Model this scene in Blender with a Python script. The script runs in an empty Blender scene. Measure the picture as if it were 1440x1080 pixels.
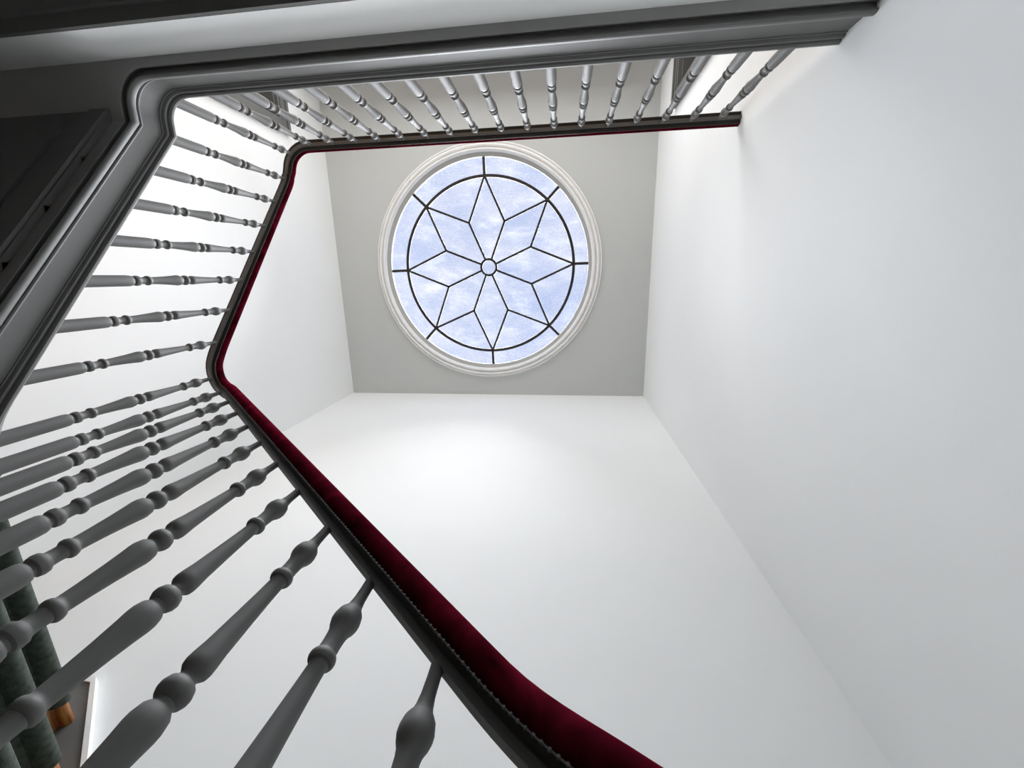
import bpy, bmesh, math, random
from mathutils import Matrix, Vector

random.seed(7)
SC = bpy.context.scene
COL = SC.collection
PI = math.pi

# ------------------------------------------------------------------ camera, sky, sun, exposure
cam_data = bpy.data.cameras.new('camera')
cam = bpy.data.objects.new('camera', cam_data)
COL.objects.link(cam)
RIGHT = (0.992714318, 0.020997349, 0.118648194)
DOWN = (0.009109178, 0.968802700, -0.247665806)
AHEAD = (-0.120147016, 0.246942180, 0.961553043)
cam.matrix_world = Matrix((
    (RIGHT[0], -DOWN[0], -AHEAD[0], 0.0),
    (RIGHT[1], -DOWN[1], -AHEAD[1], 0.0),
    (RIGHT[2], -DOWN[2], -AHEAD[2], 0.0),
    (0, 0, 0, 1)))
cam_data.sensor_width = 36.0
cam_data.lens = 36.0 * 585.2 / 1440.0
cam_data.clip_start = 0.02
cam_data.clip_end = 300
SC.camera = cam

world = bpy.data.worlds.new('overcast_sky')
SC.world = world
world.use_nodes = True
wn = world.node_tree
wn.nodes.clear()
w_out = wn.nodes.new('ShaderNodeOutputWorld')
w_bg = wn.nodes.new('ShaderNodeBackground')
w_tc = wn.nodes.new('ShaderNodeTexCoord')
w_no = wn.nodes.new('ShaderNodeTexNoise')
w_no.inputs['Scale'].default_value = 2.2
w_no.inputs['Detail'].default_value = 5
w_cr = wn.nodes.new('ShaderNodeValToRGB')
w_cr.color_ramp.elements[0].position = 0.30
w_cr.color_ramp.elements[0].color = (0.64, 0.71, 0.93, 1)
w_cr.color_ramp.elements[1].position = 0.70
w_cr.color_ramp.elements[1].color = (0.82, 0.86, 0.98, 1)
wn.links.new(w_tc.outputs['Generated'], w_no.inputs['Vector'])
wn.links.new(w_no.outputs['Fac'], w_cr.inputs['Fac'])
wn.links.new(w_cr.outputs['Color'], w_bg.inputs['Color'])
w_bg.inputs['Strength'].default_value = 1.42
wn.links.new(w_bg.outputs[0], w_out.inputs[0])

sun_data = bpy.data.lights.new('sun', 'SUN')
sun_data.energy = 38.0
sun_data.angle = math.radians(54)
sun_data.color = (1.0, 0.965, 0.90)
sun = bpy.data.objects.new('sun', sun_data)
COL.objects.link(sun)
sun.location = (-1, 0, 12)
sun.rotation_euler = (math.radians(-3.5), math.radians(2.5), 0)

fill_data = bpy.data.lights.new('landing_fill', 'AREA')      # added fill light, out of view on the upper landing, brightens the walls
fill_data.shape = 'RECTANGLE'
fill_data.size = 3.2
fill_data.size_y = 1.9
fill_data.energy = 170.0
fill_data.color = (1.0, 1.0, 0.995)
fill = bpy.data.objects.new('landing_fill', fill_data)
COL.objects.link(fill)
fill.location = (-1.0, -2.70, 3.9)
fill.rotation_euler = (math.radians(73), 0, 0)

SC.view_settings.view_transform = 'Standard'
SC.view_settings.look = 'None'
SC.view_settings.gamma = 1.0
SC.view_settings.use_curve_mapping = False
SC.view_settings.exposure = -0.52
SC.cycles.max_bounces = 20
SC.cycles.diffuse_bounces = 14
SC.cycles.transparent_max_bounces = 20

# ------------------------------------------------------------------ measures (metres; camera at the origin, z up)
X_LEFT, X_RIGHT = -3.0664, 1.0943
Y_FRONT, Y_BACK = 1.598, -2.75
Z_CEIL, Z_FLOOR = 5.6202, -1.52
Z_LAND = 2.10
X1, YY, Y2 = -1.991, 0.557, -0.9444          # plan lines of the three balustrade runs
RC = 0.17                                     # corner radius in plan
Z_RAIL = 3.0754                               # underside of the level handrail
SL2, SL1 = 0.8284, 0.8973
Y_WALL = -0.955                               # wall under the landing
Z_HEAD = 1.672                                # head of the opening in it
Z_SOFFIT = 1.8835


def rail_f2(y):
    return 3.029 - SL2 * (y + 0.723)


def rail_f1(x):
    return 1.7653 - SL1 * (x + 1.6155)


# ------------------------------------------------------------------ materials
def mat(name):
    m = bpy.data.materials.new(name)
    m.use_nodes = True
    nt = m.node_tree
    return m, nt, nt.nodes['Principled BSDF']


def paint(name, col, rough, var=0.04, scale=3.0, bump=0.05, bscale=120.0):
    m, nt, b = mat(name)
    tc = nt.nodes.new('ShaderNodeTexCoord')
    n = nt.nodes.new('ShaderNodeTexNoise')
    n.inputs['Scale'].default_value = scale
    n.inputs['Detail'].default_value = 4
    cr = nt.nodes.new('ShaderNodeValToRGB')
    lo = tuple(c * (1 - var) for c in col)
    hi = tuple(min(1, c * (1 + var)) for c in col)
    cr.color_ramp.elements[0].position = 0.3
    cr.color_ramp.elements[1].position = 0.7
    cr.color_ramp.elements[0].color = (*lo, 1)
    cr.color_ramp.elements[1].color = (*hi, 1)
    nt.links.new(tc.outputs['Object'], n.inputs['Vector'])
    nt.links.new(n.outputs['Fac'], cr.inputs['Fac'])
    nt.links.new(cr.outputs['Color'], b.inputs['Base Color'])
    b.inputs['Roughness'].default_value = rough
    b.inputs['Specular IOR Level'].default_value = 0.35
    n2 = nt.nodes.new('ShaderNodeTexNoise')
    n2.inputs['Scale'].default_value = bscale
    bp = nt.nodes.new('ShaderNodeBump')
    bp.inputs['Strength'].default_value = bump
    bp.inputs['Distance'].default_value = 0.004
    nt.links.new(tc.outputs['Object'], n2.inputs['Vector'])
    nt.links.new(n2.outputs['Fac'], bp.inputs['Height'])
    nt.links.new(bp.outputs['Normal'], b.inputs['Normal'])
    return m


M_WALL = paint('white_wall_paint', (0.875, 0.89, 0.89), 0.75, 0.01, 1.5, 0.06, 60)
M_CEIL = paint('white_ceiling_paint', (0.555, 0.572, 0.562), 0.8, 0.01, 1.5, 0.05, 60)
M_GREY = paint('grey_joinery_paint', (0.130, 0.132, 0.128), 0.62, 0.03, 6, 0.04, 90)
M_TRIM = paint('white_trim_paint', (0.86, 0.86, 0.85), 0.45, 0.01, 4, 0.03, 60)
M_FLOOR = paint('dark_oak_floor', (0.075, 0.05, 0.035), 0.4, 0.25, 2.0, 0.05, 40)
M_LANDING = paint('oak_landing_boards', (0.30, 0.19, 0.11), 0.45, 0.2, 2.0, 0.05, 40)
M_REVEAL = paint('stone_grey_reveal_paint', (0.42, 0.418, 0.395), 0.6, 0.02, 4, 0.03, 60)
M_LINING = paint('dark_grey_rail_lining', (0.030, 0.030, 0.029), 0.85, 0.1, 30, 0.1, 200)
M_CAME = paint('dark_bronze_came', (0.022, 0.019, 0.017), 0.5, 0.15, 20, 0.1, 80)
M_BOARD = paint('light_grey_soffit_paint', (0.30, 0.303, 0.295), 0.6, 0.03, 6, 0.04, 90)
M_CARPET = paint('dark_green_carpet', (0.050, 0.062, 0.050), 0.95, 0.35, 60, 0.5, 500)
M_BRASS = paint('tarnished_tack_metal', (0.10, 0.095, 0.095), 0.35, 0.1, 60, 0.0, 60)
M_BRASS.node_tree.nodes['Principled BSDF'].inputs['Metallic'].default_value = 0.9


def wood_mat():
    m, nt, b = mat('varnished_orange_wood')
    tc = nt.nodes.new('ShaderNodeTexCoord')
    mp = nt.nodes.new('ShaderNodeMapping')
    mp.inputs['Scale'].default_value = (30, 3, 30)
    n = nt.nodes.new('ShaderNodeTexNoise')
    n.inputs['Scale'].default_value = 2.0
    n.inputs['Detail'].default_value = 6
    cr = nt.nodes.new('ShaderNodeValToRGB')
    cr.color_ramp.elements[0].position = 0.35
    cr.color_ramp.elements[0].color = (0.20, 0.07, 0.016, 1)
    cr.color_ramp.elements[1].position = 0.7
    cr.color_ramp.elements[1].color = (0.50, 0.24, 0.07, 1)
    nt.links.new(tc.outputs['Object'], mp.inputs['Vector'])
    nt.links.new(mp.outputs[0], n.inputs['Vector'])
    nt.links.new(n.outputs['Fac'], cr.inputs['Fac'])
    nt.links.new(cr.outputs['Color'], b.inputs['Base Color'])
    b.inputs['Roughness'].default_value = 0.35
    return m


M_WOOD = wood_mat()


def velvet_mat():
    m, nt, b = mat('crimson_velvet')
    tc = nt.nodes.new('ShaderNodeTexCoord')
    n = nt.nodes.new('ShaderNodeTexNoise')
    n.inputs['Scale'].default_value = 9.0
    n.inputs['Detail'].default_value = 6
    n.inputs['Distortion'].default_value = 1.2
    cr = nt.nodes.new('ShaderNodeValToRGB')
    cr.color_ramp.elements[0].position = 0.35
    cr.color_ramp.elements[0].color = (0.024, 0.0016, 0.004, 1)
    cr.color_ramp.elements[1].position = 0.75
    cr.color_ramp.elements[1].color = (0.100, 0.005, 0.015, 1)
    nt.links.new(tc.outputs['Object'], n.inputs['Vector'])
    nt.links.new(n.outputs['Fac'], cr.inputs['Fac'])
    nt.links.new(cr.outputs['Color'], b.inputs['Base Color'])
    b.inputs['Roughness'].default_value = 0.9
    b.inputs['Specular IOR Level'].default_value = 0.0
    b.inputs['Sheen Weight'].default_value = 1.0
    b.inputs['Sheen Roughness'].default_value = 0.22
    b.inputs['Sheen Tint'].default_value = (0.24, 0.008, 0.028, 1)
    n2 = nt.nodes.new('ShaderNodeTexNoise')
    n2.inputs['Scale'].default_value = 400
    bp = nt.nodes.new('ShaderNodeBump')
    bp.inputs['Strength'].default_value = 0.3
    bp.inputs['Distance'].default_value = 0.002
    nt.links.new(tc.outputs['Object'], n2.inputs['Vector'])
    nt.links.new(n2.outputs['Fac'], bp.inputs['Height'])
    nt.links.new(bp.outputs['Normal'], b.inputs['Normal'])
    return m


M_VELVET = velvet_mat()


def glass_mat():
    """Old textured rooflight glass: tinted see-through glass with a whitish, streaked grime film."""
    m = bpy.data.materials.new('textured_rooflight_glass')
    m.use_nodes = True
    nt = m.node_tree
    nt.nodes.clear()
    N = nt.nodes.new
    out = N('ShaderNodeOutputMaterial')
    tc = N('ShaderNodeTexCoord')
    # slow streaks
    mp = N('ShaderNodeMapping')
    mp.inputs['Scale'].default_value = (0.9, 1.9, 1.0)
    n1 = N('ShaderNodeTexNoise')
    n1.inputs['Scale'].default_value = 1.6
    n1.inputs['Detail'].default_value = 7
    n1.inputs['Roughness'].default_value = 0.62
    n1.inputs['Distortion'].default_value = 0.3
    nt.links.new(tc.outputs['Object'], mp.inputs['Vector'])
    nt.links.new(mp.outputs[0], n1.inputs['Vector'])
    # fine ripple of the cast glass
    n2 = N('ShaderNodeTexNoise')
    n2.inputs['Scale'].default_value = 38
    n2.inputs['Detail'].default_value = 2
    nt.links.new(mp.outputs[0], n2.inputs['Vector'])
    oi = N('ShaderNodeObjectInfo')
    a1 = N('ShaderNodeMath'); a1.operation = 'MULTIPLY_ADD'
    a1.inputs[1].default_value = 0.50; a1.inputs[2].default_value = -0.25
    nt.links.new(n2.outputs['Fac'], a1.inputs[0])
    a2 = N('ShaderNodeMath'); a2.operation = 'ADD'
    nt.links.new(n1.outputs['Fac'], a2.inputs[0])
    nt.links.new(a1.outputs[0], a2.inputs[1])
    a3 = N('ShaderNodeMath'); a3.operation = 'MULTIPLY_ADD'
    a3.inputs[1].default_value = 0.10
    nt.links.new(oi.outputs['Random'], a3.inputs[0])
    nt.links.new(a2.outputs[0], a3.inputs[2])
    cr = N('ShaderNodeValToRGB')
    cr.color_ramp.elements[0].position = 0.36
    cr.color_ramp.elements[0].color = (0.80, 0.85, 0.95, 1)
    cr.color_ramp.elements[1].position = 0.70
    cr.color_ramp.elements[1].color = (0.97, 0.98, 1.0, 1)
    nt.links.new(a3.outputs[0], cr.inputs['Fac'])
    tr = N('ShaderNodeBsdfTransparent')
    nt.links.new(cr.outputs['Color'], tr.inputs['Color'])
    # grime film
    n3 = N('ShaderNodeTexNoise')
    n3.inputs['Scale'].default_value = 3.5
    n3.inputs['Detail'].default_value = 8
    n3.inputs['Roughness'].default_value = 0.7
    nt.links.new(mp.outputs[0], n3.inputs['Vector'])
    cr2 = N('ShaderNodeValToRGB')
    cr2.color_ramp.elements[0].position = 0.50
    cr2.color_ramp.elements[0].color = (0.01, 0.01, 0.01, 1)
    cr2.color_ramp.elements[1].position = 0.75
    cr2.color_ramp.elements[1].color = (0.05, 0.05, 0.05, 1)
    nt.links.new(n3.outputs['Fac'], cr2.inputs['Fac'])
    tl = N('ShaderNodeBsdfTranslucent')
    tl.inputs['Color'].default_value = (0.62, 0.62, 0.66, 1)
    mx = N('ShaderNodeMixShader')
    nt.links.new(cr2.outputs['Color'], mx.inputs['Fac'])
    nt.links.new(tr.outputs[0], mx.inputs[1])
    nt.links.new(tl.outputs[0], mx.inputs[2])
    gl = N('ShaderNodeBsdfGlossy')
    gl.inputs['Roughness'].default_value = 0.15
    bp = N('ShaderNodeBump')
    bp.inputs['Strength'].default_value = 0.5
    bp.inputs['Distance'].default_value = 0.01
    nt.links.new(n2.outputs['Fac'], bp.inputs['Height'])
    nt.links.new(bp.outputs['Normal'], gl.inputs['Normal'])
    mx2 = N('ShaderNodeMixShader')
    mx2.inputs['Fac'].default_value = 0.04
    nt.links.new(mx.outputs[0], mx2.inputs[1])
    nt.links.new(gl.outputs[0], mx2.inputs[2])
    nt.links.new(mx2.outputs[0], out.inputs['Surface'])
    return m


M_GLASS = glass_mat()


# ------------------------------------------------------------------ helpers
def obj(name, bm, m, parent=None, smooth=False, angle=None):
    me = bpy.data.meshes.new(name)
    bmesh.ops.recalc_face_normals(bm, faces=bm.faces)
    bm.to_mesh(me)
    bm.free()
    if m:
        me.materials.append(m)
    if smooth:
        for p in me.polygons:
            p.use_smooth = True
        if angle:
            me.set_sharp_from_angle(angle=math.radians(angle))
    o = bpy.data.objects.new(name, me)
    COL.objects.link(o)
    if parent:
        o.parent = parent
    return o


def struct(o, label=None):
    o['kind'] = 'structure'
    if label:
        o['label'] = label
    return o


def thing(name, label, cat, kind=None):
    o = bpy.data.objects.new(name, None)
    o.empty_display_size = 0.1
    COL.objects.link(o)
    o['label'] = label
    o['category'] = cat
    if kind:
        o['kind'] = kind
    return o


def box(bm, x0, x1, y0, y1, z0, z1):
    v = [bm.verts.new((x, y, z)) for z in (z0, z1) for y in (y0, y1) for x in (x0, x1)]
    for f in ((0, 1, 3, 2), (4, 5, 7, 6), (0, 1, 5, 4), (2, 3, 7, 6), (0, 2, 6, 4), (1, 3, 7, 5)):
        bm.faces.new([v[i] for i in f])


def boxes(*bs):
    bm = bmesh.new()
    for b in bs:
        box(bm, *b)
    return bm


def lathe(profile, seg=24, cx=0.0, cy=0.0, cap=True, closed=False):
    """profile: list of (radius, z)"""
    bm = bmesh.new()
    rings = []
    for r, z in profile:
        rings.append([bm.verts.new((cx + r * math.cos(2 * PI * k / seg), cy + r * math.sin(2 * PI * k / seg), z))
                      for k in range(seg)])
    n = len(rings)
    for i in range(n if closed else n - 1):
        a, b = rings[i], rings[(i + 1) % n]
        for k in range(seg):
            bm.faces.new((a[k], a[(k + 1) % seg], b[(k + 1) % seg], b[k]))
    if cap and not closed:
        bm.faces.new(rings[0])
        bm.faces.new(rings[-1])
    return bm


def prism(poly, z0, z1, bm=None):
    """extrude a list of (x, y) from z0 to z1"""
    bm = bm or bmesh.new()
    a = [bm.verts.new((x, y, z0)) for x, y in poly]
    b = [bm.verts.new((x, y, z1)) for x, y in poly]
    bm.faces.new(a)
    bm.faces.new(b)
    n = len(poly)
    for i in range(n):
        bm.faces.new((a[i], a[(i + 1) % n], b[(i + 1) % n], b[i]))
    return bm


def sweep(path, profile, upright=True, bm=None, cap=True, grow=None):
    """path: 3-D points; profile: closed list of (n, h); n to the well side of the path, h up (vertical when upright,
    square to the path otherwise)."""
    bm = bm or bmesh.new()
    P = [Vector(p) for p in path]
    rings = []
    for i, p in enumerate(P):
        a = P[i] - P[i - 1] if i else P[1] - P[0]
        b = P[i + 1] - P[i] if i < len(P) - 1 else a
        d0 = Vector((a.x, a.y)).normalized()
        d1 = Vector((b.x, b.y)).normalized()
        d = (d0 + d1).normalized()
        k = 1.0 / max(0.5, d.dot(d0))
        nrm = Vector((-d.y, d.x, 0)) * k
        if upright:
            up = Vector((0, 0, 1))
        else:
            s0 = a.z / max(1e-9, math.hypot(a.x, a.y))
            s1 = b.z / max(1e-9, math.hypot(b.x, b.y))
            t = math.atan((s0 + s1) / 2)
            up = Vector((-d.x * math.sin(t), -d.y * math.sin(t), math.cos(t)))
        g = grow(p) if grow else 1.0
        rings.append([bm.verts.new(p + nrm * (n * g) + up * h if g == 1.0 else p + nrm * (n * g) + up * (0.014 + (h - 0.014) * g)) for n, h in profile])
    m = len(profile)
    for i in range(len(rings) - 1):
        for k in range(m):
            bm.faces.new((rings[i][k], rings[i][(k + 1) % m], rings[i + 1][(k + 1) % m], rings[i + 1][k]))
    if cap:
        bm.faces.new(rings[0])
        bm.faces.new(rings[-1])
    return bm


def dup(o, loc, parent):
    c = o.copy()
    COL.objects.link(c)
    c.parent = parent
    c.location = loc
    return c


# ------------------------------------------------------------------ room shell
T = 0.48                                      # wall thickness
ZT = 5.86
DZ = 4.70                                     # door head
DY0, DY1 = -2.56, -1.72                       # door opening in the side walls


def side_wall(name, xi, sgn, label):
    xo = xi + sgn * T
    xm = xi + sgn * 0.42                      # depth of the door recess
    a, b = sorted((xi, xo))
    c, d = sorted((xm, xo))
    bm = boxes((a, b, -4.2, DY0, Z_FLOOR - 0.2, ZT), (a, b, DY1, Y_FRONT + T, Z_FLOOR - 0.2, ZT),
               (a, b, DY0, DY1, DZ, ZT), (a, b, DY0, DY1, Z_FLOOR - 0.2, Z_LAND), (c, d, DY0, DY1, Z_LAND, DZ))
    return struct(obj(name, bm, M_WALL), label)


side_wall('wall_right', X_RIGHT, 1, 'tall white plastered wall on the right of the stairwell')
side_wall('wall_left', X_LEFT, -1, 'white wall behind the upper flight of stairs on the left')
struct(obj('wall_front', boxes((X_LEFT - T, X_RIGHT + T, Y_FRONT, Y_FRONT + T, Z_FLOOR - 0.2, ZT)), M_WALL),
       'white wall below the rooflight, behind the lower flight')
struct(obj('wall_back', boxes((X_LEFT - T, X_RIGHT + T, Y_BACK - T, Y_BACK, Z_LAND - 0.2, ZT),
                              (X_LEFT - T, X_RIGHT + T, -4.2, -3.9, Z_FLOOR - 0.2, Z_LAND)), M_WALL),
       'white wall at the back of the upper landing')
struct(obj('wall_lower', boxes((X_LEFT, X_RIGHT, Y_WALL - 0.2, Y_WALL, Z_HEAD, Z_SOFFIT + 0.05),
                               (X_LEFT, X_LEFT + 0.25, Y_WALL - 0.2, Y_WALL, Z_FLOOR, Z_HEAD),
                               (0.5, X_RIGHT, Y_WALL - 0.2, Y_WALL, Z_FLOOR, Z_HEAD)), M_WALL),
       'pale wall band under the landing above a dark opening')
struct(obj('trim_1', boxes((X_LEFT + 0.25, 0.5, Y_WALL - 0.2, Y_WALL - 0.001, Z_HEAD - 0.02, Z_HEAD),
                           (X_LEFT + 0.25, 0.5, Y_WALL - 0.2, Y_WALL - 0.05, Z_HEAD - 0.04, Z_HEAD - 0.02)), M_GREY),
       'dark grey lining of the opening under the landing')
struct(obj('floor', boxes((X_LEFT - T, X_RIGHT + T, -4.2, Y_FRONT + T, Z_FLOOR - 0.15, Z_FLOOR)), M_FLOOR),
       'dark hall floor at the foot of the stairs')
bm = boxes((X_LEFT, X_RIGHT, -4.0, Y_WALL - 0.2, Z_SOFFIT, Z_LAND - 0.03),
           (X_LEFT, X_RIGHT, Y_WALL - 0.2, Y2 - 0.03, Z_SOFFIT + 0.01, Z_LAND - 0.03))
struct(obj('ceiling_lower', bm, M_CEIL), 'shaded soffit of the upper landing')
bm = boxes((X_LEFT, X_RIGHT, Y_BACK, Y2 - 0.03, Z_LAND - 0.03, Z_LAND),
           (X_LEFT, X1 - 0.03, Y2 - 0.031, -0.735, Z_LAND - 0.03, Z_LAND))
struct(obj('floor_upper', bm, M_LANDING), 'boards of the upper landing')

# ceiling with the round rooflight opening
SKX, SKY, SKR = -1.004, -0.156, 1.36
ZC_TOP = Z_CEIL + 0.08
bm = bmesh.new()
SEG = 128
xa, xb, ya, yb = X_LEFT - T, X_RIGHT + T, Y_BACK - T, Y_FRONT + T


def rect_hit(a):
    dx, dy = math.cos(a), math.sin(a)
    t = 1e9
    if dx > 1e-9: t = min(t, (xb - SKX) / dx)
    if dx < -1e-9: t = min(t, (xa - SKX) / dx)
    if dy > 1e-9: t = min(t, (yb - SKY) / dy)
    if dy < -1e-9: t = min(t, (ya - SKY) / dy)
    return SKX + dx * t, SKY + dy * t


angs = sorted([2 * PI * k / SEG for k in range(SEG)] +
              [math.atan2(y - SKY, x - SKX) % (2 * PI) for x in (xa, xb) for y in (ya, yb)])
lay = []
for z in (Z_CEIL, ZC_TOP):
    lay.append(([bm.verts.new((SKX + (SKR + 0.02) * math.cos(a), SKY + (SKR + 0.02) * math.sin(a), z)) for a in angs],
                [bm.verts.new((*rect_hit(a), z)) for a in angs]))
n = len(angs)
for i in range(n):
    j = (i + 1) % n
    for inn, outr in lay:
        bm.faces.new((inn[i], inn[j], outr[j], outr[i]))
    bm.faces.new((lay[0][0][i], lay[0][0][j], lay[1][0][j], lay[1][0][i]))
    bm.faces.new((lay[0][1][i], lay[0][1][j], lay[1][1][j], lay[1][1][i]))
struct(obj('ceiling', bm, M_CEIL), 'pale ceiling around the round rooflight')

# ------------------------------------------------------------------ round rooflight
win = thing('window_1', 'round leaded rooflight with an eight-petal star in the ceiling', 'window', 'structure')
win.location = (SKX, SKY, Z_CEIL)


def wobj(name, bm, m, **k):
    return obj(name, bm, m, win, **k)


prof = [(1.490, 0.004), (1.490, -0.018), (1.484, -0.026), (1.474, -0.026), (1.470, -0.018), (1.468, -0.004), (1.461, -0.004), (1.458, -0.030),
        (1.450, -0.046), (1.437, -0.050), (1.427, -0.044), (1.423, -0.022), (1.416, -0.008), (1.409, -0.008), (1.405, -0.036), (1.397, -0.052),
        (1.384, -0.052), (1.376, -0.040), (1.372, -0.022), (1.364, -0.014), (1.364, 0.004)]
wobj('frame_moulding', lathe(prof, 144, closed=True), M_TRIM, smooth=True, angle=35)
wobj('reveal', lathe([(1.322, 0.036), (1.372, -0.012), (SKR + 0.02, -0.004), (SKR + 0.02, 0.08), (1.322, 0.08)], 144, closed=True),
     M_REVEAL, smooth=True, angle=25)
GZ = 0.05
A0 = math.radians(-0.9)
GX, GY = 0.020, 0.012
R_G, R_R, R_V, R_H = 1.347, 1.1155, 0.610, 0.101
SK = PI / 4


def pt(r, a):
    return (GX + r * math.cos(a), GY + r * math.sin(a))


def arc(r, a0, a1, n):
    return [pt(r, a0 + (a1 - a0) * i / n) for i in range(n + 1)]


def pane(poly):
    return wobj('pane', prism(poly, GZ - 0.003, GZ + 0.003), M_GLASS)


for i in range(8):
    a = A0 + SK * i
    pane(arc(R_R, a, a + SK, 10) + arc(R_G, a + SK, a, 10))
    pane(arc(R_H, a - SK / 2, a + SK / 2, 4) + [pt(R_V, a + SK / 2), pt(R_R, a), pt(R_V, a - SK / 2)])
    pane([pt(R_V, a + SK / 2)] + arc(R_R, a, a + SK, 10))
pane(arc(R_H, 0, 2 * PI * 15 / 16, 15))


def bar(p, q, w, h=0.006):
    (x0, y0), (x1, y1) = p, q
    L = math.hypot(x1 - x0, y1 - y0)
    ux, uy = (x1 - x0) / L, (y1 - y0) / L
    px, py = -uy * w / 2, ux * w / 2
    poly = [(x0 + px, y0 + py), (x1 + px, y1 + py), (x1 - px, y1 - py), (x0 - px, y0 - py)]
    return wobj('lead_came', prism(poly, GZ - h, GZ + h), M_CAME)


for i in range(8):
    a = A0 + SK * i
    bar(pt(R_R, a), pt(R_G, a), 0.034)
    bar(pt(R_R, a), pt(R_V, a + SK / 2), 0.026)
    bar(pt(R_R, a), pt(R_V, a - SK / 2), 0.026)
    bar(pt(R_V, a + SK / 2), pt(R_H, a + SK / 2), 0.026)
wobj('came_ring', lathe([(R_R - 0.018, GZ - 0.007), (R_R + 0.018, GZ - 0.007), (R_R + 0.018, GZ + 0.012), (R_R - 0.018, GZ + 0.012)],
                        96, GX, GY, closed=True), M_CAME)
wobj('hub_ring', lathe([(R_H - 0.013, GZ - 0.007), (R_H + 0.015, GZ - 0.007), (R_H + 0.015, GZ + 0.012), (R_H - 0.013, GZ + 0.012)],
                       40, GX, GY, closed=True), M_CAME)


# ------------------------------------------------------------------ doors on the upper landing
def door(name, xi, sgn, label):
    d = thing(name, label, 'door', 'structure')
    d.location = (xi, (DY0 + DY1) / 2, Z_LAND)

    def bx(name, n0, n1, y0, y1, z0, z1, m, par=d, more=()):
        bm = bmesh.new()
        for (a, b, c, e, f, g) in ((n0, n1, y0, y1, z0, z1),) + tuple(more):
            u, v = sorted((sgn * a, sgn * b))
            box(bm, u, v, c, e, f, g)
        return obj(name, bm, m, par)
    hw = (DY1 - DY0) / 2
    H = DZ - Z_LAND
    # casing: two jambs and a head, each with a raised outer band
    for y0, y1, yo0, yo1 in ((hw, hw + 0.12, hw + 0.085, hw + 0.12), (-hw - 0.12, -hw, -hw - 0.12, -hw - 0.085)):
        bx('jamb_casing', -0.035, 0, y0, y1, 0.001, H + 0.155, M_GREY, d, ((-0.05, -0.035, yo0, yo1, 0.001, H + 0.155),))
    bx('head_casing', -0.035, 0, -hw, hw, H, H + 0.155, M_GREY, d,
       ((-0.05, -0.035, -hw - 0.085, hw + 0.085, H + 0.115, H + 0.155), (-0.045, -0.035, -hw, hw, H + 0.03, H + 0.05)))
    bx('door_lining', 0.0, 0.36, hw - 0.015, hw - 0.0005, 0.001, H - 0.001, M_GREY, d, ((0.0, 0.36, -hw + 0.0005, -hw + 0.015, 0.001, H - 0.001), (0.0, 0.36, -hw + 0.015, hw - 0.015, H - 0.016, H - 0.001)))
    leaf = bx('leaf', 0.37, 0.41, -hw + 0.002, hw - 0.002, 0.004, H - 0.002, M_GREY)
    for z0, z1 in ((0.15, 0.95), (1.15, H - 0.15)):
        for y0, y1 in ((-hw + 0.1, -0.04), (0.04, hw - 0.1)):
            bx('panel', 0.358, 0.37, y0, y1, z0, z1, M_GREY, leaf)
    kb = lathe([(0.004, 0), (0.012, 0.002), (0.012, 0.02), (0.026, 0.035), (0.028, 0.05), (0.018, 0.062), (0.004, 0.064)], 16)
    bmesh.ops.rotate(kb, verts=kb.verts, cent=(0, 0, 0), matrix=Matrix.Rotation(-sgn * PI / 2, 3, 'Y'))
    bmesh.ops.translate(kb, verts=kb.verts, vec=(sgn * 0.37, hw - 0.07, 1.05))
    obj('knob', kb, M_BRASS, leaf, smooth=True, angle=40)
    return d


door('door_1', X_LEFT, -1, 'grey cased doorway behind the left end of the landing balusters')
door('door_2', X_RIGHT, 1, 'grey cased doorway behind the right end of the landing balusters')


# ------------------------------------------------------------------ stair geometry paths
def arc_pts(cx, cy, a0, a1, n):
    return [(cx + RC * math.cos(a0 + (a1 - a0) * i / n), cy + RC * math.sin(a0 + (a1 - a0) * i / n)) for i in range(n + 1)]


Y_A1, X_A1 = YY - RC, X1 + RC                # ends of the lower corner
ZA_TOP, ZA_BOT = rail_f2(Y_A1), rail_f1(X_A1)
ARC1 = arc_pts(X1 + RC, YY - RC, PI / 2, PI, 14)      # heading -x then -y
ARC2 = arc_pts(X1 + RC, Y2 + RC, PI, 1.5 * PI, 14)    # heading -y then +x


def plan_path(kink_y, z_level, off, x_start):
    """one continuous path: lower flight, corner, upper flight, level corner, landing"""
    pts = []
    n = 16
    for i in range(n):
        x = x_start + (X_A1 - x_start) * i / n
        pts.append((x, YY, rail_f1(x) - off))
    m = len(ARC1) - 1
    for i, (x, y) in enumerate(ARC1):
        t = i / m
        pts.append((x, y, ZA_BOT + (ZA_TOP - ZA_BOT) * t - off))
    yk = kink_y
    zk = z_level
    y0, z0 = Y_A1, ZA_TOP - off
    for i in range(1, 9):
        t = i / 8
        pts.append((X1, y0 + (yk - y0) * t, z0 + (zk - z0) * t))
    if yk > Y2 + RC + 0.02:
        pts.append((X1, Y2 + RC + 0.01, z_level))
    for x, y in ARC2[(0 if yk > Y2 + RC else 1):]:
        pts.append((x, y, z_level))
    for i in range(1, 7):
        x = X1 + RC + (X_RIGHT - X1 - RC) * i / 6
        pts.append((x, Y2, z_level))
    return pts


Z_STR = 2.117
STRING = plan_path(-0.72, Z_STR, 0.912, 0.83)
RAIL0 = plan_path(-0.7715, Z_RAIL, 0.0, 0.19)

# ------------------------------------------------------------------ staircase
stair = thing('staircase', 'grey painted staircase rising in two flights to a landing around the well', 'staircase')
stair.location = (0, 0, 0)


def sobj(name, bm, m, par=stair, **k):
    return obj(name, bm, m, par, **k)


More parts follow.
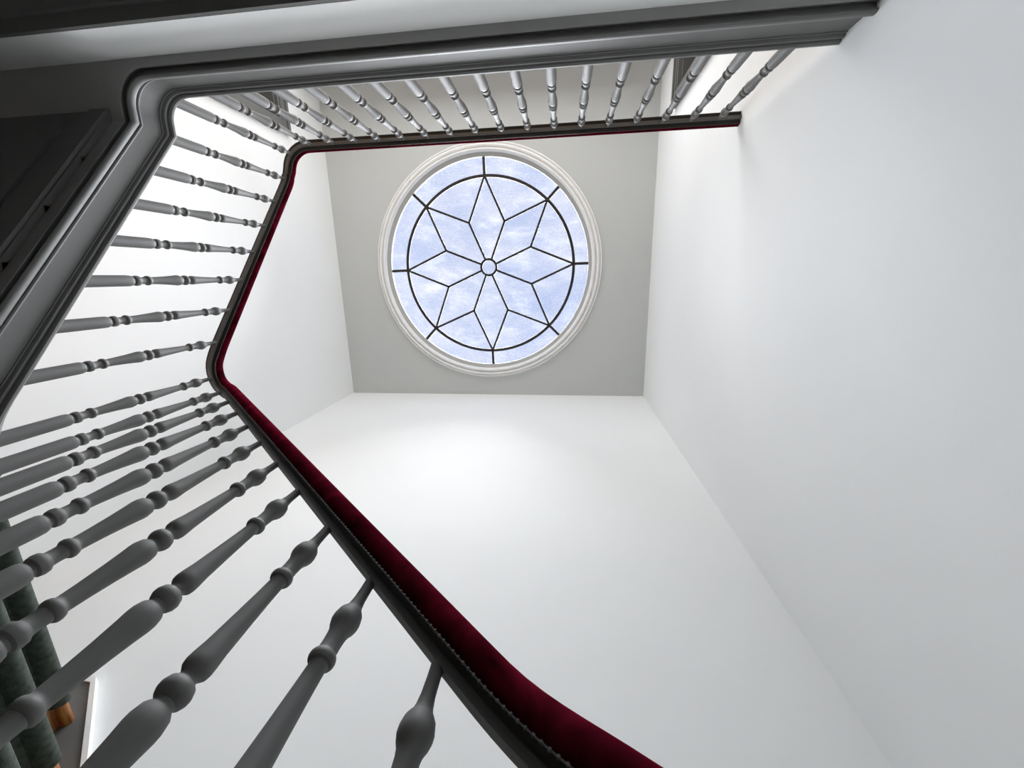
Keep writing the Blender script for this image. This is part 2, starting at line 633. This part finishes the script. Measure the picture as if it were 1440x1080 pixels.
ost = sobj('outer_string', sweep(STRING, [(-0.03, -0.004), (0.036, -0.004), (0.036, -0.212), (0.026, -0.212), (0.026, -0.230), (-0.03, -0.230)]), M_GREY)
sobj('top_moulding', sweep(STRING, [(-0.032, 0.004), (-0.032, -0.012), (0.035, -0.012), (0.035, -0.060), (0.040, -0.058), (0.040, -0.051), (0.045, -0.049),
                                    (0.051, -0.043), (0.052, -0.036), (0.048, -0.031), (0.046, -0.027), (0.055, -0.024), (0.061, -0.016), (0.061, -0.006), (0.056, 0.002), (0.048, 0.005)]),
     M_GREY, ost, smooth=True, angle=32)
sobj('bottom_moulding', sweep(STRING, [(0.034, -0.158), (0.043, -0.160), (0.045, -0.167), (0.043, -0.173), (0.037, -0.175), (0.037, -0.182), (0.049, -0.185), (0.057, -0.191),
                                       (0.061, -0.201), (0.062, -0.212), (0.060, -0.222), (0.055, -0.229), (0.050, -0.229), (0.047, -0.222), (0.046, -0.213), (0.034, -0.213)]),
     M_GREY, ost, smooth=True, angle=32)
sobj('soffit_board', sweep(STRING, [(-0.060, -0.229), (0.027, -0.229), (0.027, -0.235), (-0.060, -0.235)]), M_BOARD, ost)

sobj('corner_soffit', boxes((X_LEFT, X1 + 0.02, Y_WALL, -0.72, Z_SOFFIT, Z_LAND - 0.04)), M_BOARD)

# soffit of the upper flight: plaster plane with raised panel mouldings along the rake
SOFF = 0.034


def z_soff(y):
    return Z_STR - 0.240 - SL2 * (y + 0.72) - SOFF


ys = -0.72 - SOFF / SL2 + (Z_STR - 0.240 - Z_SOFFIT) / SL2


def raked(name, x0, x1, y0, y1, dz0, dz1, m, par):
    bm = bmesh.new()
    v = []
    for y in (y0, y1):
        for x in (x0, x1):
            for dz in (dz0, dz1):
                v.append(bm.verts.new((x, y, z_soff(y) + dz)))
    for f in ((0, 1, 3, 2), (4, 5, 7, 6), (0, 1, 5, 4), (2, 3, 7, 6), (0, 2, 6, 4), (1, 3, 7, 5)):
        bm.faces.new([v[i] for i in f])
    return obj(name, bm, m, par)


sof = raked('soffit', X_LEFT, X1 - 0.031, ys, 0.60, 0.0, 0.004, M_GREY, stair)
raked('soffit_border', X1 - 0.115, X1 - 0.031, ys, 0.45, -0.018, 0.040, M_GREY, sof)
raked('soffit_moulding', X1 - 0.245, X1 - 0.205, ys + 0.05, 0.42, -0.014, 0.0, M_GREY, sof)
raked('soffit_moulding', X_LEFT + 0.205, X_LEFT + 0.245, ys + 0.05, 0.42, -0.014, 0.0, M_GREY, sof)
raked('soffit_border', X_LEFT + 0.001, X_LEFT + 0.115, ys, 0.45, -0.018, 0.0, M_GREY, sof)

# lower flight: treads and risers housed between the outer string and the wall string
RISE, GO = 0.18, 0.20
NX0, NZ0 = -1.80, 1.0
YS0, YS1 = YY + 0.031, Y_FRONT - 0.030


def nosed(x_nose, x_back, z, y0, y1, th=0.034):
    """tread with a rounded front edge"""
    r = th / 2
    poly = [(x_back, z), (x_nose - r, z)]
    for i in range(1, 6):
        a = PI / 2 - PI * i / 6
        poly.append((x_nose - r + r * math.cos(a), z - r + r * math.sin(a)))
    poly += [(x_nose - r, z - th), (x_back, z - th)]
    bm = bmesh.new()
    A = [bm.verts.new((x, y0, zz)) for x, zz in poly]
    B = [bm.verts.new((x, y1, zz)) for x, zz in poly]
    bm.faces.new(A)
    bm.faces.new(B)
    for i in range(len(poly)):
        j = (i + 1) % len(poly)
        bm.faces.new((A[i], A[j], B[j], B[i]))
    return bm


quarter = sobj('quarter_landing', nosed(NX0, X_LEFT + 0.002, NZ0, YS0, YS1), M_WOOD, smooth=True, angle=40)
quarter['label'] = 'varnished wooden quarter landing between the flights'
tread0 = riser0 = None
for i in range(1, 14):
    loc = (GO * (i - 1), 0, -RISE * (i - 1))
    if i == 1:
        riser0 = sobj('riser', boxes((NX0 - 0.045, NX0 - 0.03, YS0, YS1, NZ0 - RISE, NZ0 - 0.034)), M_WOOD)
        tread0 = sobj('tread', nosed(NX0 + GO, NX0 - 0.03, NZ0 - RISE, YS0, YS1), M_WOOD, smooth=True, angle=40)
    else:
        dup(riser0, loc, stair)
        dup(tread0, loc, stair)
dup(riser0, (GO * 13, 0, -RISE * 13 + 0.0), stair)

# upper flight: six steps hidden behind the string
R2 = (Z_LAND - NZ0) / 6
G2 = 0.22
t2 = r2 = None
for j in range(0, 6):
    y_n = -0.735 + G2 * j
    z_t = Z_LAND - R2 * j
    bm = boxes((X_LEFT + 0.03, X1 - 0.031, y_n - 0.035, y_n - 0.02, z_t - R2 + 0.002, z_t - 0.028))
    sobj('riser', bm, M_WOOD)
    if j:
        sobj('tread', boxes((X_LEFT + 0.03, X1 - 0.031, y_n - G2 - 0.02, y_n, z_t - 0.028, z_t)), M_WOOD)

# soffit of the lower flight and of the quarter landing
bm = bmesh.new()
poly = [(-3.06, NZ0 - 0.17), (-1.78, NZ0 - 0.17), (0.72, Z_FLOOR + 0.003), (0.60, Z_FLOOR + 0.003), (-1.80, NZ0 - 0.22), (-3.06, NZ0 - 0.22)]
A = [bm.verts.new((x, YS0 + 0.0, z - 0.06)) for x, z in poly[:2]] + [bm.verts.new((0.62, YS0, Z_FLOOR + 0.002)), bm.verts.new((0.50, YS0, Z_FLOOR + 0.002))] + \
    [bm.verts.new((x, YS0 + 0.0, z - 0.06)) for x, z in poly[4:]]
B = [bm.verts.new((v.co.x, YS1, v.co.z)) for v in A]
bm.faces.new(A)
bm.faces.new(B)
for i in range(6):
    bm.faces.new((A[i], A[(i + 1) % 6], B[(i + 1) % 6], B[i]))
sobj('lower_soffit', bm, M_GREY)

# wall string along the front wall with a white capping
WS = [(X_LEFT + 0.002, 1.152), (-1.905, 1.152), (0.79, 1.152 - 0.9 * 2.695)]


def wall_string(name, off_top, off_bot, y0, y1, m, par=stair):
    top = [(x, z + off_top) for x, z in WS]
    bot = [(x, z + off_bot) for x, z in WS]
    bm = bmesh.new()
    rows = []
    for y in (y0, y1):
        rows.append(([bm.verts.new((x, y, z)) for x, z in top], [bm.verts.new((x, y, z)) for x, z in bot]))
    for t, b in rows:
        for i in range(2):
            bm.faces.new((t[i], t[i + 1], b[i + 1], b[i]))
    (t0, b0), (t1, b1) = rows
    for i in range(2):
        bm.faces.new((t0[i], t0[i + 1], t1[i + 1], t1[i]))
        bm.faces.new((b0[i], b0[i + 1], b1[i + 1], b1[i]))
    bm.faces.new((t0[0], b0[0], b1[0], t1[0]))
    bm.faces.new((t0[2], b0[2], b1[2], t1[2]))
    return obj(name, bm, m, par)


ws = wall_string('wall_string', -0.012, -0.43, Y_FRONT - 0.030, Y_FRONT - 0.0005, M_GREY)
cap_ = wall_string('string_capping', 0.0, -0.022, Y_FRONT - 0.036, Y_FRONT - 0.0005, M_TRIM, ws)
cap_['label'] = 'white capping along the top of the wall string'

# ------------------------------------------------------------------ stair carpet
path = []          # (x, z) of the outer carpet face, from the quarter landing downwards
CT = 0.012
rn = 0.017 + CT
path.append((-2.95, NZ0 + CT))
for i in range(0, 13):
    xn, zn = NX0 + GO * i, NZ0 - RISE * i
    path.append((xn - 0.017, zn + CT))
    for k in range(1, 9):
        a = PI / 2 - PI * k / 8 * 0.94
        path.append((xn - 0.017 + rn * math.cos(a), zn - 0.017 + rn * math.sin(a)))
    path.append((xn - 0.024, zn - 0.034 - 0.016))
    path.append((xn - 0.026, zn - RISE + CT + 0.008))
    path.append((xn - 0.018, zn - RISE + CT))
path.append((NX0 + GO * 12 + 0.06, NZ0 - RISE * 13 + CT))
inner = []
for i, (x, z) in enumerate(path):
    x0, z0 = path[max(0, i - 1)]
    x1, z1 = path[min(len(path) - 1, i + 1)]
    dx, dz = x1 - x0, z1 - z0
    L = math.hypot(dx, dz) or 1
    inner.append((x + dz / L * CT * 0.9, z - dx / L * CT * 0.9))
bm = bmesh.new()
CY0, CY1 = 0.70, 1.472
q = []
for y in (CY0, CY1):
    q.append(([bm.verts.new((x, y, z)) for x, z in path], [bm.verts.new((x, y, z)) for x, z in inner]))
for i in range(len(path) - 1):
    bm.faces.new((q[0][0][i], q[0][0][i + 1], q[1][0][i + 1], q[1][0][i]))
    bm.faces.new((q[0][1][i], q[0][1][i + 1], q[1][1][i + 1], q[1][1][i]))
    for s in (0, 1):
        bm.faces.new((q[s][0][i], q[s][0][i + 1], q[s][1][i + 1], q[s][1][i]))
carpet = obj('stair_carpet', bm, M_CARPET, smooth=True, angle=50)
carpet['label'] = 'dark green carpet runner over the treads of the lower flight'
carpet['category'] = 'carpet'

# ------------------------------------------------------------------ balustrade
bal = thing('balustrade', 'grey turned balusters under a continuous crimson velvet handrail around the stairwell', 'balustrade')


def smooth_path(pts, step=0.03, win=3):
    P = [Vector(p) for p in pts]
    out = [P[0]]
    for a, b in zip(P, P[1:]):
        n = max(1, int((b - a).length / step))
        for i in range(1, n + 1):
            out.append(a.lerp(b, i / n))
    zs = [p.z for p in out]
    res = []
    for i, p in enumerate(out):
        w = min(win, i, len(out) - 1 - i)
        res.append(Vector((p.x, p.y, sum(zs[i - w:i + w + 1]) / (2 * w + 1))))
    return res


RAIL = smooth_path(RAIL0)
for p in RAIL:                                 # the foot of the rail eases towards the level
    if p.y > YY - 0.05 and p.x > -0.13:
        p.z += 0.85 * (p.x + 0.13) ** 2


def rail_end(p):
    """the covered rail swells at its foot and closes in a rounded end over the newel"""
    if p.y < YY - 0.1 or p.x < -0.11:
        return 1.0
    t = min(1, (p.x + 0.11) / 0.17)
    g = 1 + 0.22 * t * t * (3 - 2 * t)
    if p.x > 0.10:
        u = min(0.995, (p.x - 0.10) / 0.09)
        g *= math.sqrt(1 - u * u)
    return g


rail = obj('handrail', sweep(RAIL, [(-0.010, 0.0), (0.010, 0.0), (0.010, 0.0145), (-0.010, 0.0145)], upright=False), M_GREY, bal)
lin = obj('rail_lining', sweep(RAIL, [(-0.0335, 0.0142), (0.0335, 0.0142), (0.0335, 0.0168), (-0.0335, 0.0168)], upright=False, grow=rail_end), M_LINING, rail)
lin['label'] = 'dark grey lining on the underside of the rail'
vp = []
for a in range(0, 24):
    t = -PI / 2 + 2 * PI * a / 24
    c, s = math.cos(t), math.sin(t)
    n_ = 0.041 * math.copysign(abs(c) ** 0.72, c)
    h_ = 0.0435 + 0.0275 * math.copysign(abs(s) ** 0.72, s)
    if s < 0:
        n_ *= 1 + 0.14 * s
    vp.append((n_, h_))
vel = obj('velvet_cover', sweep(RAIL, vp, upright=False, grow=rail_end), M_VELVET, rail, smooth=True, angle=60)
vel['label'] = 'crimson velvet covering of the handrail'

# upholstery tacks along both lower edges of the velvet
bm = bmesh.new()


def tack(bm, c, d, out_, up, r=0.0030):
    ring = []
    for k in range(6):
        a = 2 * PI * k / 6
        ring.append(bm.verts.new(c + d * (r * math.cos(a)) + up * (r * math.sin(a))))
    tip = bm.verts.new(c + out_ * r * 0.8)
    for k in range(6):
        bm.faces.new((ring[k], ring[(k + 1) % 6], tip))


acc = 0.0
for a, b in zip(RAIL, RAIL[1:]):
    seg = (b - a).length
    d = (b - a).normalized()
    hd = Vector((d.x, d.y, 0)).normalized()
    nn = Vector((-hd.y, hd.x, 0))
    up = d.cross(nn)
    if up.z < 0:
        up = -up
    while acc < seg:
        p = a + d * acc
        for s in (1, -1):
            g = rail_end(p)
            if g < 0.9:
                continue
            c = p + nn * (s * 0.0345 * g) + up * 0.0150
            tack(bm, c, d, (nn * s - up).normalized(), (up + nn * s).normalized())
        acc += 0.0125
    acc -= seg
tk = obj('tack', bm, M_BRASS, rail)
tk['kind'] = 'stuff'
tk['label'] = 'rows of small metal tacks holding the velvet edge'


def turned(L):
    """turned baluster hanging from the rail underside (z = 0) to z = -L"""
    p = [(0.0105, 0.012), (0.0100, -0.020), (0.0105, -0.045), (0.0125, -0.062), (0.0150, -0.070), (0.0175, -0.073), (0.0215, -0.080),
         (0.0240, -0.092), (0.0238, -0.100), (0.0215, -0.108), (0.0190, -0.113), (0.0175, -0.117), (0.0160, -0.125), (0.0152, -0.140),
         (0.0155, -0.154), (0.0170, -0.159), (0.0198, -0.161), (0.0212, -0.165), (0.0212, -0.170), (0.0195, -0.174), (0.0150, -0.176),
         (0.0140, -0.180), (0.0150, -0.215), (0.0172, -0.270), (0.0198, -0.325), (0.0222, -0.348), (0.0228, -0.358), (0.0215, -0.366),
         (0.0185, -0.370), (0.0150, -0.374), (0.0142, -0.379), (0.0155, -0.382), (0.0220, -0.388), (0.0252, -0.397), (0.0248, -0.404),
         (0.0215, -0.411), (0.0165, -0.415), (0.0160, -0.420), (0.0190, -0.423), (0.0232, -0.429), (0.0258, -0.442), (0.0258, -0.452), (0.0238, -0.470),
         (0.0205, -0.510), (0.0178, -0.555), (0.0165, -0.588), (0.0168, -0.594), (0.0205, -0.598), (0.0225, -0.604), (0.0222, -0.610),
         (0.0195, -0.614), (0.0165, -0.616), (0.0158, -0.630), (0.0165, -0.644), (0.0185, -0.648), (0.0228, -0.653), (0.0238, -0.662),
         (0.0220, -0.671), (0.0165, -0.675), (0.0165, -0.680), (0.0215, -0.684), (0.0242, -0.692), (0.0250, -0.706), (0.0250, -0.76), (0.0255, -L)]
    return lathe(p, 24)


b_f = obj('baluster', turned(0.935), M_GREY, bal, smooth=True, angle=42)
b_l = obj('baluster', turned(0.965), M_GREY, bal, smooth=True, angle=42)
spots_f = []
for k in range(0, 13):
    x = -1.6155 + 0.1794 * k
    if x > 0.10:
        break
    spots_f.append((x, YY, rail_f1(x)))
for k in range(0, 7):
    y = -0.723 + 0.1747 * k
    z = rail_f2(y) if y > -0.76 else Z_RAIL
    spots_f.append((X1, y, min(z, Z_RAIL)))
mid = RC * (1 - math.cos(PI / 4))
spots_f.append((X1 + mid, YY - mid, (ZA_TOP + ZA_BOT) / 2))
spots_f.append((-1.802, YY, rail_f1(-1.802) - 0.003))
spots_l = [(X1 + mid, Y2 + mid, Z_RAIL)]
for i in range(17):
    spots_l.append((0.961 - 0.17135 * (16 - i), Y2, Z_RAIL))
for proto, spots in ((b_f, spots_f), (b_l, spots_l)):
    for i, s in enumerate(spots):
        if i == 0:
            proto.location = s
        else:
            dup(proto, s, bal)

# newel at the foot of the lower flight
NWX = 0.13
NWZ = NZ0 - RISE * 10
H = rail_f1(NWX) + 0.85 * (NWX + 0.13) ** 2 + 0.012 - NWZ
nw = lathe([(0.060, 0), (0.060, 0.30), (0.045, 0.32), (0.055, 0.34), (0.036, 0.37), (0.034, 0.40), (0.048, 0.55), (0.040, 0.72), (0.032, H - 0.34),
            (0.048, H - 0.32), (0.048, H - 0.30), (0.036, H - 0.28), (0.050, H - 0.26), (0.052, H - 0.08), (0.040, H - 0.05), (0.020, H - 0.02), (0.015, H)], 28)
o = obj('newel_post', nw, M_GREY, bal, smooth=True, angle=40)
o.location = (NWX, YY, NWZ)
